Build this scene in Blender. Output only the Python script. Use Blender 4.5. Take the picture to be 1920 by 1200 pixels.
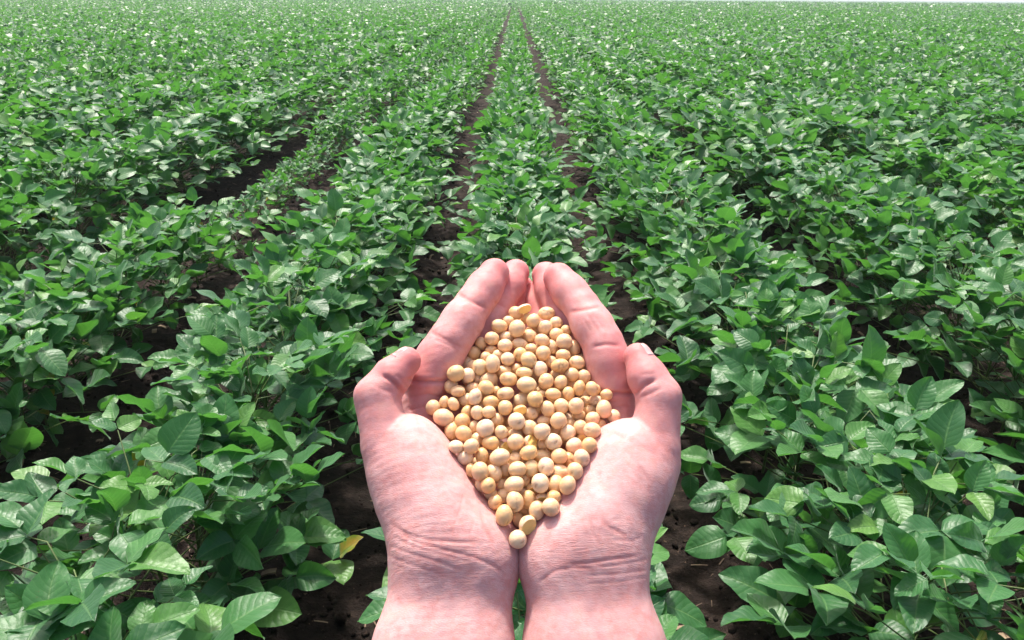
import bpy, bmesh, math
import numpy as np
from mathutils import Matrix, Vector
R = math.radians
scene = bpy.context.scene
for o in list(bpy.data.objects):
    bpy.data.objects.remove(o)

# ---------------------------------------------------------------- camera
CAM_H = 1.29                       # eye height above the soil, from the 0.76 m row spacing
FPX = 1500.0                       # focal length in pixels of the 1920 px wide photograph
PITCH = R(22.0)                    # the horizon lies just above the upper edge
ROLL = R(0.45)
cam_data = bpy.data.cameras.new('camera')
cam = bpy.data.objects.new('camera', cam_data)
scene.collection.objects.link(cam)
cam_data.sensor_width = 36.0
cam_data.lens = FPX / 1920 * 36.0
cam_data.clip_start = 0.02
cam_data.clip_end = 6000
CAM_M = Matrix.Translation((0, 0, CAM_H)) @ Matrix.Rotation(R(90) - PITCH, 4, 'X') @ Matrix.Rotation(ROLL, 4, 'Z')
cam.matrix_world = CAM_M
scene.camera = cam

# ---------------------------------------------------------------- sky, sun, exposure
SUN_EL, SUN_AZ = R(65), R(-17)     # azimuth from +Y (into the field), negative to the left
world = bpy.data.worlds.new('World')
scene.world = world
world.use_nodes = True
wn = world.node_tree
sky = wn.nodes.new('ShaderNodeTexSky')
sky.sky_type = 'NISHITA'
sky.sun_disc = False
sky.sun_elevation = SUN_EL
sky.sun_rotation = SUN_AZ
sky.air_density = 0.75
sky.dust_density = 5.0
sky.ozone_density = 0.5
wn.links.new(sky.outputs[0], wn.nodes['Background'].inputs[0])
wn.nodes['Background'].inputs[1].default_value = 0.15
sun_data = bpy.data.lights.new('sun', 'SUN')
sun_data.energy = 3.0
sun_data.angle = R(4.5)
sun_data.color = (1.0, 0.955, 0.89)
sun = bpy.data.objects.new('sun', sun_data)
scene.collection.objects.link(sun)
to_sun = Vector((math.sin(SUN_AZ) * math.cos(SUN_EL), math.cos(SUN_AZ) * math.cos(SUN_EL), math.sin(SUN_EL)))
sun.rotation_euler = to_sun.to_track_quat('Z', 'Y').to_euler()
vs = scene.view_settings
vs.view_transform = 'Standard'
vs.look = 'None'
vs.gamma = 1.0
vs.exposure = 1.08
vs.use_curve_mapping = False

ORD = 'first second third fourth fifth sixth seventh eighth ninth tenth eleventh twelfth thirteenth fourteenth fifteenth sixteenth seventeenth eighteenth nineteenth twentieth'.split()
TENS = {20: 'twenty', 30: 'thirty', 40: 'forty', 50: 'fifty', 60: 'sixty'}
def ordinal(n):
    if n <= 20: return ORD[n - 1]
    return {30: 'thirtieth', 40: 'fortieth', 50: 'fiftieth'}.get(n) or TENS[n // 10 * 10] + '-' + ORD[n % 10 - 1]
# ---------------------------------------------------------------- helpers
col = scene.collection
def srgb(r, g, b):
    f = lambda c: (c / 255 / 12.92) if c / 255 <= 0.04045 else ((c / 255 + 0.055) / 1.055) ** 2.4
    return (f(r), f(g), f(b), 1.0)
def link(o, parent=None):
    col.objects.link(o)
    if parent is not None:
        o.parent = parent
    return o
def tag(o, label=None, cat=None, group=None, kind=None):
    if label: o['label'] = label
    if cat: o['category'] = cat
    if group: o['group'] = group
    if kind: o['kind'] = kind
    return o
def empty(name, M):
    o = bpy.data.objects.new(name, None)
    o.empty_display_size = 0.05
    col.objects.link(o)
    o.matrix_world = M
    return o
def np_mesh(name, verts, faces, mat=None, smooth=True):
    """faces: an (n,k) int array, all the same size k"""
    me = bpy.data.meshes.new(name)
    verts = np.ascontiguousarray(verts, dtype=np.float32)
    faces = np.ascontiguousarray(faces, dtype=np.int32)
    n, k = faces.shape
    me.vertices.add(len(verts)); me.vertices.foreach_set('co', verts.ravel())
    me.loops.add(n * k); me.loops.foreach_set('vertex_index', faces.ravel())
    me.polygons.add(n)
    me.polygons.foreach_set('loop_start', np.arange(0, n * k, k, dtype=np.int32))
    me.polygons.foreach_set('use_smooth', np.full(n, smooth, dtype=bool))
    me.update(calc_edges=True)
    if mat: me.materials.append(mat)
    return me
def add_attr(me, name, vals):
    a = me.attributes.new(name, 'FLOAT', 'POINT')
    a.data.foreach_set('value', np.ascontiguousarray(vals, dtype=np.float32))
class NT:
    """small helper to write node trees"""
    def __init__(self, name):
        self.m = bpy.data.materials.new(name)
        self.m.use_nodes = True
        self.t = self.m.node_tree
        self.b = self.t.nodes['Principled BSDF']
        self.out = self.t.nodes['Material Output']
    def n(self, typ, ins=None, **props):
        nd = self.t.nodes.new('ShaderNode' + typ)
        for k, v in props.items(): setattr(nd, k, v)
        for k, v in (ins or {}).items(): self.set(nd.inputs[k], v)
        return nd
    def set(self, sock, v):
        if isinstance(v, bpy.types.NodeSocket): self.t.links.new(v, sock)
        elif isinstance(v, bpy.types.Node): self.t.links.new(v.outputs[0], sock)
        else: sock.default_value = v
    def p(self, **kw):
        for k, v in kw.items(): self.set(self.b.inputs[k.replace('_', ' ')], v)
    def math(self, op, a, b=None, clamp=False):
        nd = self.n('Math', operation=op, use_clamp=clamp)
        self.set(nd.inputs[0], a)
        if b is not None: self.set(nd.inputs[1], b)
        return nd.outputs[0]
    def mix(self, fac, a, b, mode='MIX'):
        nd = self.n('Mix', data_type='RGBA', blend_type=mode)
        self.set(nd.inputs[0], fac); self.set(nd.inputs[6], a); self.set(nd.inputs[7], b)
        return nd.outputs[2]
    def ramp(self, fac, stops):
        nd = self.n('ValToRGB')
        el = nd.color_ramp.elements
        while len(el) < len(stops): el.new(0.5)
        for e, (pos, c) in zip(el, stops):
            e.position = pos; e.color = c if len(c) == 4 else (*c, 1)
        self.set(nd.inputs[0], fac)
        return nd.outputs[0]
    def noise(self, vec, scale, detail=3, rough=0.55, out=0, dist=0.0):
        nd = self.n('TexNoise', {'Scale': scale, 'Detail': detail, 'Roughness': rough, 'Distortion': dist})
        if vec is not None: self.set(nd.inputs['Vector'], vec)
        return nd.outputs[out]
    def bump(self, height, dist, strength=1.0, normal=None):
        nd = self.n('Bump', {'Height': height, 'Distance': dist, 'Strength': strength})
        if normal is not None: self.set(nd.inputs['Normal'], normal)
        return nd.outputs[0]
# ---------------------------------------------------------------- the tilted plane of the cupped hands
# Local frame of the hands: x to the right, u along the palms (wrist to fingertips, a 26 degree slope),
# n out of the palms. Photo pixels give directions; the height over the palm plane gives the distance.
TILT = R(37)
C0 = np.array([(972 - 960) / FPX * 0.40, -(800 - 600) / FPX * 0.40, -0.40])
EX = np.array([1.0, 0, 0]); EU = np.array([0, math.cos(TILT), -math.sin(TILT)]); EN = np.array([0, math.sin(TILT), math.cos(TILT)])
PB = np.stack([EX, EU, EN])                       # camera -> plane axes
CAM_P = PB @ (-C0) * 1000                         # the eye in plane coordinates (mm)
HAND_M = CAM_M @ Matrix(((EX[0], EU[0], EN[0], C0[0]), (EX[1], EU[1], EN[1], C0[1]), (EX[2], EU[2], EN[2], C0[2]), (0, 0, 0, 1)))
def PP(px, py, h):
    """photo pixel at height h (mm) over the palm plane -> plane coordinates in mm"""
    d = PB @ np.array([(px - 960) / FPX, -(py - 600) / FPX, -1.0])
    return CAM_P + d * ((h - CAM_P[2]) / d[2])
def to_px(P):
    """plane coordinates (mm) -> photo pixels"""
    c = (P / 1000) @ PB + C0
    return 960 + FPX * c[:, 0] / -c[:, 2], 600 - FPX * c[:, 1] / -c[:, 2]

def smin(a, b, k):
    hh = np.maximum(k - np.abs(a - b), 0) / k
    return np.minimum(a, b) - hh * hh * k * 0.25
def cone(P, a, b, ra, rb):
    ab = b - a
    t = np.clip(((P - a) @ ab) / (ab @ ab), 0, 1)
    q = P - a - t[:, None] * ab
    return np.sqrt((q * q).sum(1)) - (ra + (rb - ra) * t), t

THENAR = (6, 7, 8)
class HandModel:
    """signed distance of one hand and forearm: palm cones blended softly, five fingers kept apart"""
    def __init__(self, palm, fingers):
        self.palm = [(PP(*a[:3]), PP(*b[:3]), a[3], b[3], k) for a, b, k in palm]
        self.fingers = [([PP(*j[:3]) for j in f], [j[3] for j in f], kb, kt) for f, kb, kt in fingers]
        self.soft0, self.soft1 = PP(800, 1000, 0)[1], PP(800, 900, 0)[1]
        # soft pads between the creases, towards the palm side
        self.pads = []
        for fi, (js, rs, _, _) in enumerate(self.fingers):
            pp = []
            for i in range(1, len(js) - 1) if fi else ():
                m = 0.5 * (js[i] + js[i + 1]); v = CAM_P - m; v /= np.linalg.norm(v)
                pp.append(((m + v * 1.1).astype(np.float32), 0.5 * (rs[i] + rs[i + 1]) - 0.3))
            self.pads.append(pp)
    def sdf(self, P):
        P = P.astype(np.float32)
        d = None
        th = None
        for i, (a, b, ra, rb, k) in enumerate(self.palm):
            e, _ = cone(P, a.astype(np.float32), b.astype(np.float32), ra, rb)
            if i in THENAR: th = e if th is None else smin(th, e, k)
            else: d = e if d is None else smin(d, e, k)
        # the thumb ball meets the wrist softly and stands clear of the hollow of the palm
        w = np.clip((P[:, 1] - self.soft0) / (self.soft1 - self.soft0), 0, 1)
        d = smin(d, th, (16 - 12.5 * w).astype(np.float32))
        out = d
        for (js, rs, kb, kt), pads in zip(self.fingers, self.pads):
            f = None; s = None
            n = len(js) - 1
            for i in range(n):
                e, t = cone(P, js[i].astype(np.float32), js[i + 1].astype(np.float32), rs[i], rs[i + 1])
                tt = (i + t)
                if f is None: f, s = e, tt
                else:
                    s = np.where(e < f, tt, s)
                    f = smin(f, e, 2.2)
            for c_, r_ in pads:
                q = P - c_
                f = smin(f, np.sqrt((q * q).sum(1)) - r_, 6.0)
            # soft web at the root, crisp gap towards the tip
            w = np.clip(1 - (s - 0.35) / 0.75, 0, 1); w = w * w * (3 - 2 * w)
            out = smin(out, f, (kt + (kb - kt) * w).astype(np.float32))
        return out
    def bounds(self):
        pts = [(a, ra) for a, b, ra, rb, k in self.palm] + [(b, rb) for a, b, ra, rb, k in self.palm]
        for js, rs, _, _ in self.fingers: pts += list(zip(js, rs))
        lo = np.min([p - r for p, r in pts], 0) - 6; hi = np.max([p + r for p, r in pts], 0) + 6
        return lo, hi

def polygonise(sdf, lo, hi, step):
    """surface nets on a grid that is evaluated finely only near the surface"""
    F = 4
    n = (np.ceil((hi - lo) / (step * F)).astype(int) + 1)
    ax = [lo[i] + step * F * (np.arange(n[i]) + 0.5) - step * 0.5 for i in range(3)]
    G = np.stack(np.meshgrid(*ax, indexing='ij'), -1).reshape(-1, 3)
    Dc = np.concatenate([sdf(g) for g in np.array_split(G, max(1, len(G) // 200000))]).reshape(n)
    D = Dc.repeat(F, 0).repeat(F, 1).repeat(F, 2).astype(np.float32)
    near = np.argwhere(np.abs(Dc) < step * F * 1.25 + 1.0)
    off = np.stack(np.meshgrid(range(F), range(F), range(F), indexing='ij'), -1).reshape(-1, 3)
    for ch in np.array_split(near, max(1, len(near) // 4000)):
        idx = (ch[:, None, :] * F + off[None]).reshape(-1, 3)
        D[idx[:, 0], idx[:, 1], idx[:, 2]] = sdf(lo + step * idx)
    S = D < 0
    N = np.array(D.shape)
    c = sum(S[i:N[0] - 1 + i, j:N[1] - 1 + j, k:N[2] - 1 + k].astype(np.int8) for i in (0, 1) for j in (0, 1) for k in (0, 1))
    cells = np.argwhere((c > 0) & (c < 8))
    vid = np.full(N - 1, -1, np.int32); vid[tuple(cells.T)] = np.arange(len(cells))
    acc = np.zeros((len(cells), 3)); cnt = np.zeros(len(cells))
    corners = [(i, j, k) for i in (0, 1) for j in (0, 1) for k in (0, 1)]
    val = {q: D[cells[:, 0] + q[0], cells[:, 1] + q[1], cells[:, 2] + q[2]] for q in corners}
    for q in corners:
        for axn in range(3):
            if q[axn] == 0:
                r = list(q); r[axn] = 1; r = tuple(r)
                a, b = val[q], val[r]
                m = (a < 0) != (b < 0)
                t = np.where(m, a / np.where(m, a - b, 1), 0)
                pos = np.array(q, float)[None] + t[:, None] * np.eye(3)[axn]
                acc[m] += pos[m]; cnt[m] += 1
    V = lo + step * (cells + acc / cnt[:, None])
    quads = []
    for axn in range(3):
        b, d = (axn + 1) % 3, (axn + 2) % 3
        s0 = [slice(0, -1) if i == axn else slice(1, -1) for i in range(3)]
        s1 = [slice(1, None) if i == axn else slice(1, -1) for i in range(3)]
        A, B = S[tuple(s0)], S[tuple(s1)]
        for flip, m in ((False, A & ~B), (True, ~A & B)):
            e = np.argwhere(m)
            e[:, b] += 1; e[:, d] += 1
            def at(db, dd):
                q = e.copy(); q[:, b] -= db; q[:, d] -= dd
                return vid[q[:, 0], q[:, 1], q[:, 2]]
            f = np.stack([at(1, 1), at(0, 1), at(0, 0), at(1, 0)], 1)
            quads.append(f[:, ::-1] if flip else f)
    Q = np.concatenate(quads)
    return V, Q[(Q >= 0).all(1)]
def mesh_normals(V, Q):
    fn = np.cross(V[Q[:, 2]] - V[Q[:, 0]], V[Q[:, 3]] - V[Q[:, 1]])
    N = np.zeros_like(V)
    for i in range(4): np.add.at(N, Q[:, i], fn)
    return N / np.maximum(np.linalg.norm(N, axis=1, keepdims=True), 1e-12)
def relax(V, Q, it, lam=0.5):
    E = np.concatenate([Q[:, [i, (i + 1) % 4]] for i in range(4)])
    deg = np.bincount(E[:, 0], minlength=len(V)) + np.bincount(E[:, 1], minlength=len(V))
    for _ in range(it):
        A = np.zeros_like(V)
        for i in range(3):
            A[:, i] = np.bincount(E[:, 0], V[E[:, 1], i], len(V)) + np.bincount(E[:, 1], V[E[:, 0], i], len(V))
        V = V + lam * (A / deg[:, None] - V)
    return V
def seg_dist(x, y, poly):
    """distance in pixels from points to a polyline, with the run along it (0..1)"""
    best = np.full(len(x), 1e9); run = np.zeros(len(x))
    poly = np.array(poly, float); L = np.r_[0, np.cumsum(np.hypot(*np.diff(poly, axis=0).T))]
    for i in range(len(poly) - 1):
        a, ab = poly[i], poly[i + 1] - poly[i]
        t = np.clip(((x - a[0]) * ab[0] + (y - a[1]) * ab[1]) / (ab @ ab), 0, 1)
        d = np.hypot(x - a[0] - t * ab[0], y - a[1] - t * ab[1])
        m = d < best
        best[m] = d[m]; run[m] = ((L[i] + t * (L[i + 1] - L[i])) / L[-1])[m]
    return best, run

# ---------------------------------------------------------------- hands
def mirror(lst):
    return [tuple([1946 - j[0]] + list(j[1:])) for j in lst]
def mx(px): return 1946 - px
PALM_L = [
    # forearm: radial and ulnar side
    ((811, 1055, -16, 17.5), (779, 1225, -27, 17.6), 8),
    ((890, 1055, -17, 18), (878, 1225, -29, 18.6), 12),
    ((779, 1225, -27, 17.6), (725, 1620, -85, 23), 12),
    ((878, 1225, -29, 18.6), (835, 1620, -87, 23), 12),
    # carpus into the palm
    ((810, 1035, -14, 17.5), (808, 930, -12, 18.5), 12),
    ((905, 1040, -15, 17), (925, 985, -22, 15), 12),
    # thenar mound and first metacarpal
    ((815, 952, -7, 18), (762, 838, -3, 16.5), 14),
    ((776, 950, -11, 13), (733, 862, -6, 11), 12),
    ((862, 985, -11, 15), (798, 868, -8, 14), 12),
    # palm plate: metacarpals two to five, falling towards the middle of the cup
    ((815, 980, -22, 14), (786, 770, -21, 11), 12),
    ((850, 985, -27, 13), (838, 735, -27, 11), 12),
    ((890, 990, -31, 13), (893, 725, -36, 11), 12),
    ((935, 1000, -29, 13), (945, 745, -41, 10.5), 12),
]
FING_L = [
    # thumb
    ([(764, 925, -8, 14.5), (725, 836, -1, 12.2), (706, 742, 9, 10.9), (735, 706, 12, 9.8), (763, 678, 14, 7.4)], 10, 0.8),
    # index, middle, ring, little
    ([(788, 772, -19, 11), (802, 708, -6, 12.0), (845, 636, 3, 11.2), (889, 568, 5, 9.9), (927, 513, 3, 8.7)], 9, 0.7),
    ([(838, 735, -26, 11), (850, 695, -21, 11.2), (896, 636, -14, 10.4), (936, 566, -11, 9.4), (967, 511, -12, 8.3)], 8, 0.7),
    ([(893, 725, -34, 10.5), (903, 690, -30, 10.4), (935, 634, -26, 9.6), (960, 580, -24, 8.6), (978, 540, -24, 7.6)], 8, 0.7),
    ([(945, 745, -40, 10), (944, 700, -37, 9.3), (952, 650, -32, 8.6), (958, 615, -29, 7.8), (963, 588, -27, 7.0)], 8, 0.7),
]
PALM_R = [(tuple([mx(a[0])] + list(a[1:])), tuple([mx(b[0])] + list(b[1:])), k) for a, b, k in PALM_L]
PALM_R[6] = ((1133, 955, -8, 18), (1188, 850, -3, 17), 14)
PALM_R[7] = ((1184, 945, -11, 13.5), (1228, 872, -7, 12), 12)
PALM_R[8] = ((1082, 978, -12, 15), (1146, 866, -8, 14.5), 12)
FING_R = [
    ([(1188, 928, -8, 14.5), (1226, 842, -1, 12.4), (1236, 746, 9, 11.0), (1213, 707, 12, 9.9), (1196, 670, 14, 7.4)], 10, 0.8),
    ([(1158, 772, -19, 11), (1152, 716, -6, 12.0), (1130, 644, 3, 10.8), (1091, 575, 5, 9.8), (1047, 520, 3, 8.6)], 9, 0.7),
    ([(1108, 735, -26, 11), (1098, 695, -21, 11.2), (1072, 644, -14, 10.4), (1047, 575, -12, 9.3), (1023, 517, -12, 8.2)], 8, 0.7),
    ([(1053, 725, -34, 10.5), (1043, 690, -30, 10.4), (1030, 640, -26, 9.6), (1014, 588, -23, 8.6), (1004, 551, -22, 7.6)], 8, 0.7),
    ([(1001, 745, -40, 10), (1002, 700, -37, 9.3), (996, 650, -32, 8.6), (992, 615, -29, 7.8), (988, 588, -27, 7.0)], 8, 0.7),
]
# creases read from the photograph: polyline in pixels, half width (px), depth (mm)
CREASE_L = [
    ([(856, 549), (878, 562), (914, 578)], 3.2, 0.55), ([(806, 622), (835, 636), (866, 652)], 3.5, 0.4), ([(812, 634), (838, 645), (858, 655)], 3, 0.3),
    ([(926, 566), (948, 577)], 2.6, 0.4), ([(893, 620), (915, 632)], 2.6, 0.3),
    ([(716, 703), (738, 716), (758, 739)], 3.8, 1.0), ([(742, 702), (754, 713), (765, 728)], 2.8, 0.25), ([(700, 721), (720, 731), (738, 735)], 3, 0.2),
    ([(764, 762), (772, 770), (790, 800)], 3, 0.35),
    ([(735, 985), (765, 1002), (800, 1012), (850, 1016), (895, 1018)], 3.2, 0.6),
    ([(742, 996), (780, 1016), (830, 1030), (890, 1045), (925, 1060), (950, 1080)], 3.2, 0.55),
    ([(728, 1022), (770, 1038), (820, 1052), (868, 1070)], 2.6, 0.35), ([(728, 1042), (775, 1060), (830, 1078)], 2.6, 0.25),
    ([(735, 1005), (780, 1026), (840, 1042), (880, 1052)], 2.4, 0.3),
    ([(870, 920), (862, 958), (850, 985), (846, 1010)], 3, 0.25), ([(900, 955), (908, 990), (925, 1020)], 3, 0.35), ([(888, 980), (880, 1000), (882, 1020)], 2.6, 0.25),
    ([(822, 890), (850, 930), (868, 950)], 2.2, 0.15), ([(800, 985), (850, 982), (890, 970)], 2.2, 0.18), ([(790, 940), (840, 950), (872, 968)], 2.0, 0.12),
    ([(766, 713), (800, 716), (842, 714)], 4, 1.3), ([(770, 745), (800, 738), (835, 745)], 3, 0.4), ([(765, 770), (800, 760), (830, 766)], 2.6, 0.35),
]
CREASE_R = [
    ([(1070, 585), (1095, 581), (1126, 574)], 3.2, 0.5), ([(1112, 650), (1135, 646), (1162, 648)], 3.2, 0.45),
    ([(1104, 592), (1122, 622)], 2.2, 0.25), ([(1114, 590), (1132, 616)], 2.2, 0.25), ([(1094, 598), (1108, 622)], 2.2, 0.2),
    ([(1190, 738), (1208, 722), (1228, 713)], 3.8, 1.0), ([(1198, 745), (1220, 738), (1240, 728)], 3, 0.3), ([(1200, 702), (1228, 700)], 2.4, 0.15),
    ([(1128, 968), (1135, 985), (1170, 1003), (1175, 1010)], 3, 0.5), ([(1104, 965), (1112, 1000), (1126, 1024)], 3, 0.35),
    ([(1060, 1058), (1100, 1056), (1150, 1048), (1198, 1042)], 3.2, 0.5), ([(1010, 1092), (1040, 1070), (1075, 1064), (1110, 1066)], 3.2, 0.45),
    ([(1120, 1062), (1165, 1058), (1215, 1048)], 2.4, 0.3), ([(1100, 1080), (1160, 1076), (1215, 1068)], 2.4, 0.25), ([(1095, 1095), (1160, 1092), (1220, 1080)], 2.2, 0.2),
    ([(1165, 835), (1190, 865), (1220, 905)], 2.4, 0.2), ([(1195, 830), (1222, 850)], 2.2, 0.2), ([(1150, 812), (1170, 822), (1182, 806)], 2.6, 0.3),
    ([(1122, 980), (1140, 982), (1160, 972)], 2.2, 0.2), ([(1150, 1012), (1185, 1014), (1205, 1006)], 2.4, 0.3),
    ([(1110, 736), (1150, 738), (1192, 738)], 4, 1.3), ([(1140, 766), (1165, 760), (1185, 764)], 3, 0.4),
]
VEINS = [([(905, 1040), (896, 1110), (880, 1210), (850, 1330)], 13), ([(850, 1075), (838, 1140), (800, 1230)], 11), ([(760, 900), (800, 950), (835, 985)], 26)]
HAND_STEP = 0.85
def skin_material():
    N = NT('skin')
    tc = N.n('TexCoord').outputs['Object']
    blush = N.n('Attribute', attribute_name='blush').outputs['Fac']
    groove = N.n('Attribute', attribute_name='groove').outputs['Fac']
    big = N.noise(tc, 55, 3, 0.55)
    mott = N.noise(tc, 260, 3, 0.6)
    base = N.ramp(big, [(0.3, srgb(198, 146, 142)), (0.72, srgb(215, 169, 164))])
    base = N.mix(N.math('MULTIPLY', blush, 0.85), base, srgb(194, 102, 102))
    base = N.mix(N.math('MULTIPLY', N.ramp(mott, [(0.42, (0, 0, 0)), (0.68, (1, 1, 1))]), 0.42), base, srgb(194, 112, 102))
    pale = N.ramp(N.noise(tc, 130, 2, 0.5), [(0.56, (0, 0, 0)), (0.72, (1, 1, 1))])
    base = N.mix(N.math('MULTIPLY', pale, 0.3), base, srgb(216, 172, 158))
    base = N.mix(N.math('MULTIPLY', groove, 0.35), base, srgb(180, 92, 82))
    vein = N.n('Attribute', attribute_name='vein').outputs['Fac']
    base = N.mix(N.math('MULTIPLY', vein, 0.3), base, srgb(190, 150, 150))
    N.p(Base_Color=base, Roughness=N.math('ADD', 0.46, N.math('MULTIPLY', mott, 0.2)), Specular_IOR_Level=0.33)
    N.b.subsurface_method = 'RANDOM_WALK'
    N.p(Subsurface_Weight=0.35, Subsurface_Radius=(1.0, 0.32, 0.18), Subsurface_Scale=0.0025)
    # fine skin lines: crossing voronoi cells, stretched across the arm, plus a soft grain
    mp = N.n('Mapping', {'Vector': tc, 'Scale': (0.55, 1.35, 1.0), 'Rotation': (0, 0, 0.5)})
    cells = N.n('TexVoronoi', {'Vector': mp.outputs[0], 'Scale': 900.0}, feature='DISTANCE_TO_EDGE').outputs['Distance']
    cells = N.n('MapRange', {'Value': cells, 'From Min': 0.0, 'From Max': 0.22}).outputs[0]
    mp2 = N.n('Mapping', {'Vector': tc, 'Scale': (0.35, 1.6, 0.6), 'Rotation': (0, 0, -0.25)})
    lines = N.noise(mp2.outputs[0], 420, 4, 0.6, dist=0.4)
    wr = N.n('Attribute', attribute_name='wrinkle').outputs['Fac']
    mp3 = N.n('Mapping', {'Vector': tc, 'Scale': (0.14, 1.5, 0.5), 'Rotation': (0, 0, 0.06)})
    folds = N.math('ABSOLUTE', N.math('SUBTRACT', N.noise(mp3.outputs[0], 330, 4, 0.62, dist=0.7), 0.5))
    folds = N.n('MapRange', {'Value': folds, 'From Min': 0.0, 'From Max': 0.09}).outputs[0]
    hgt = N.math('ADD', N.math('MULTIPLY', cells, 0.35), N.math('MULTIPLY', lines, 1.1))
    hgt = N.math('ADD', hgt, N.math('MULTIPLY', N.math('MULTIPLY', folds, wr), 0.8))
    N.p(Normal=N.bump(hgt, 0.00013, 0.6))
    return N.m
def nail_material():
    N = NT('nail')
    tc = N.n('TexCoord').outputs['Object']
    c = N.mix(N.noise(tc, 200, 2), srgb(206, 150, 146), srgb(216, 166, 162))
    N.p(Base_Color=c, Roughness=0.25, Specular_IOR_Level=0.5, Subsurface_Weight=0.2, Subsurface_Radius=(1, 0.4, 0.3), Subsurface_Scale=0.001)
    return N.m
SKIN = skin_material(); NAIL = nail_material()
HAND_LEFT = HandModel(PALM_L, FING_L); HAND_RIGHT = HandModel(PALM_R, FING_R)
person = empty('person', HAND_M)
tag(person, 'two bare cupped hands with forearms holding up a heap of soybeans', 'person')
def build_hand(model, creases, side, label):
    lo, hi = model.bounds()
    V, Q = polygonise(model.sdf, lo, hi, HAND_STEP)
    V = relax(V, Q, 4)
    Nn = mesh_normals(V, Q)
    px, py = to_px(V)
    view = CAM_P - V; view /= np.linalg.norm(view, axis=1, keepdims=True)
    facing = np.clip((Nn * view).sum(1) * 3, 0, 1)
    dep = np.zeros(len(V)); groove = np.zeros(len(V))
    for poly, w, depth in creases:
        d, run = seg_dist(px, py, poly)
        taper = np.clip(np.minimum(run, 1 - run) * 6 + 0.25, 0, 1)
        g = np.exp(-(d / w) ** 2) * taper
        lip = np.exp(-((d - 2.4 * w) / (1.6 * w)) ** 2) * taper
        dep += depth * (1.1 if poly[0][1] < 760 else 0.6) * (g - 0.12 * lip)
        groove = np.maximum(groove, g * min(1, depth / 0.5))
    V = V - Nn * (dep * facing)[:, None]
    # the flesh is not machined: low soft undulation
    rs = np.random.RandomState(5 if side < 0 else 9)
    for f, a in ((0.04, 0.22), (0.12, 0.07), (0.3, 0.03)):
        for _ in range(4):
            k = rs.normal(size=3); k *= f * 2 * math.pi / np.linalg.norm(k)
            V = V + Nn * (a * 0.5 * np.sin(V @ k + rs.uniform(0, 6.28)))[:, None]
    blush = np.zeros(len(V))
    for js, rr, _, _ in model.fingers:
        tip = np.linalg.norm(V - js[-1], axis=1)
        blush = np.maximum(blush, np.clip(1 - (tip - 6) / 26, 0, 1) * 0.9)
        for j in js[1:-1]:
            blush = np.maximum(blush, np.clip(1 - (np.linalg.norm(V - j, axis=1) - 8) / 12, 0, 1) * 0.5)
        for a, b in zip(js[1:-1], js[2:]):
            dd, _ = cone(V.astype(np.float32), a.astype(np.float32), b.astype(np.float32), 9, 9)
            blush = np.maximum(blush, np.clip(1 - dd / 6, 0, 1) * 0.6)
    veins = np.zeros(len(V))
    for poly, w in VEINS:
        d, run = seg_dist(px, py, [(x if side < 0 else 1946 - x, y) for x, y in poly])
        veins = np.maximum(veins, np.exp(-(d / w) ** 2) * np.clip(np.minimum(run, 1 - run) * 5, 0, 1))
    V = V + Nn * (0.35 * veins)[:, None]
    wrinkle = np.exp(-((py - 1035) / 62) ** 2) + 0.5 * np.exp(-((px - (700 if side < 0 else 1246)) / 45) ** 2) * np.exp(-((py - 930) / 90) ** 2) + 0.12
    me = np_mesh('hand', V / 1000, Q, SKIN)
    add_attr(me, 'vein', veins); add_attr(me, 'wrinkle', wrinkle)
    add_attr(me, 'blush', blush); add_attr(me, 'groove', np.clip(groove * facing, 0, 1))
    h = link(bpy.data.objects.new('hand', me), person)
    h['label'] = label
    # thumb nail: a curved plate on the back of the last thumb joint
    js, rr = model.fingers[0][0], model.fingers[0][1]
    a, b = js[-2], js[-1]
    axis = (b - a) / np.linalg.norm(b - a)
    dors = np.array([side * (0.40 if side < 0 else 0.50), 0.72, 0.60 if side < 0 else 0.50]); dors -= axis * (dors @ axis); dors /= np.linalg.norm(dors)
    lat = np.cross(axis, dors)
    nu, nv = 9, 9
    vv = []
    for i in range(nu):
        s = i / (nu - 1)
        for j in range(nv):
            t = (j / (nv - 1) * 2 - 1)
            round_ = 1 - 0.22 * max(0, abs(t) - 0.4)
            al = (-3.5 + 8.5 * s) * (round_ if s > 0.5 else 1)
            ang = t * 0.72
            vv.append((b + axis * al, dors * math.cos(ang) + lat * math.sin(ang)))
    # lay the plate on the skin: find the surface along each direction
    O_ = np.array([v[0] for v in vv]); D_ = np.array([v[1] for v in vv])
    r0, r1 = np.zeros(len(vv)), np.full(len(vv), 18.0)
    for _ in range(22):
        rm = 0.5 * (r0 + r1); ins = model.sdf(O_ + D_ * rm[:, None]) < 0
        r0 = np.where(ins, rm, r0); r1 = np.where(ins, r1, rm)
    lift = 0.22 + 0.3 * np.clip((np.repeat(np.linspace(0, 1, nu), nv) - 0.7) / 0.3, 0, 1)
    vv = O_ + D_ * (r0 + lift)[:, None]
    inner = vv - 0.5 * dors
    ff = []
    for i in range(nu - 1):
        for j in range(nv - 1):
            q = i * nv + j
            ff.append((q, q + nv, q + nv + 1, q + 1)); o_ = nu * nv
            ff.append((o_ + q, o_ + q + 1, o_ + q + nv + 1, o_ + q + nv))
    ring = [i for i in range(nv)] + [i * nv + nv - 1 for i in range(1, nu)] + [(nu - 1) * nv + j for j in range(nv - 2, -1, -1)] + [i * nv for i in range(nu - 2, 0, -1)]
    for i in range(len(ring)):
        p_, q_ = ring[i], ring[(i + 1) % len(ring)]
        ff.append((p_, q_, q_ + nu * nv, p_ + nu * nv))
    nm = np_mesh('thumbnail', np.r_[vv, inner] / 1000, np.array(ff), NAIL)
    link(bpy.data.objects.new('thumbnail', nm), h)
    return V
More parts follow.
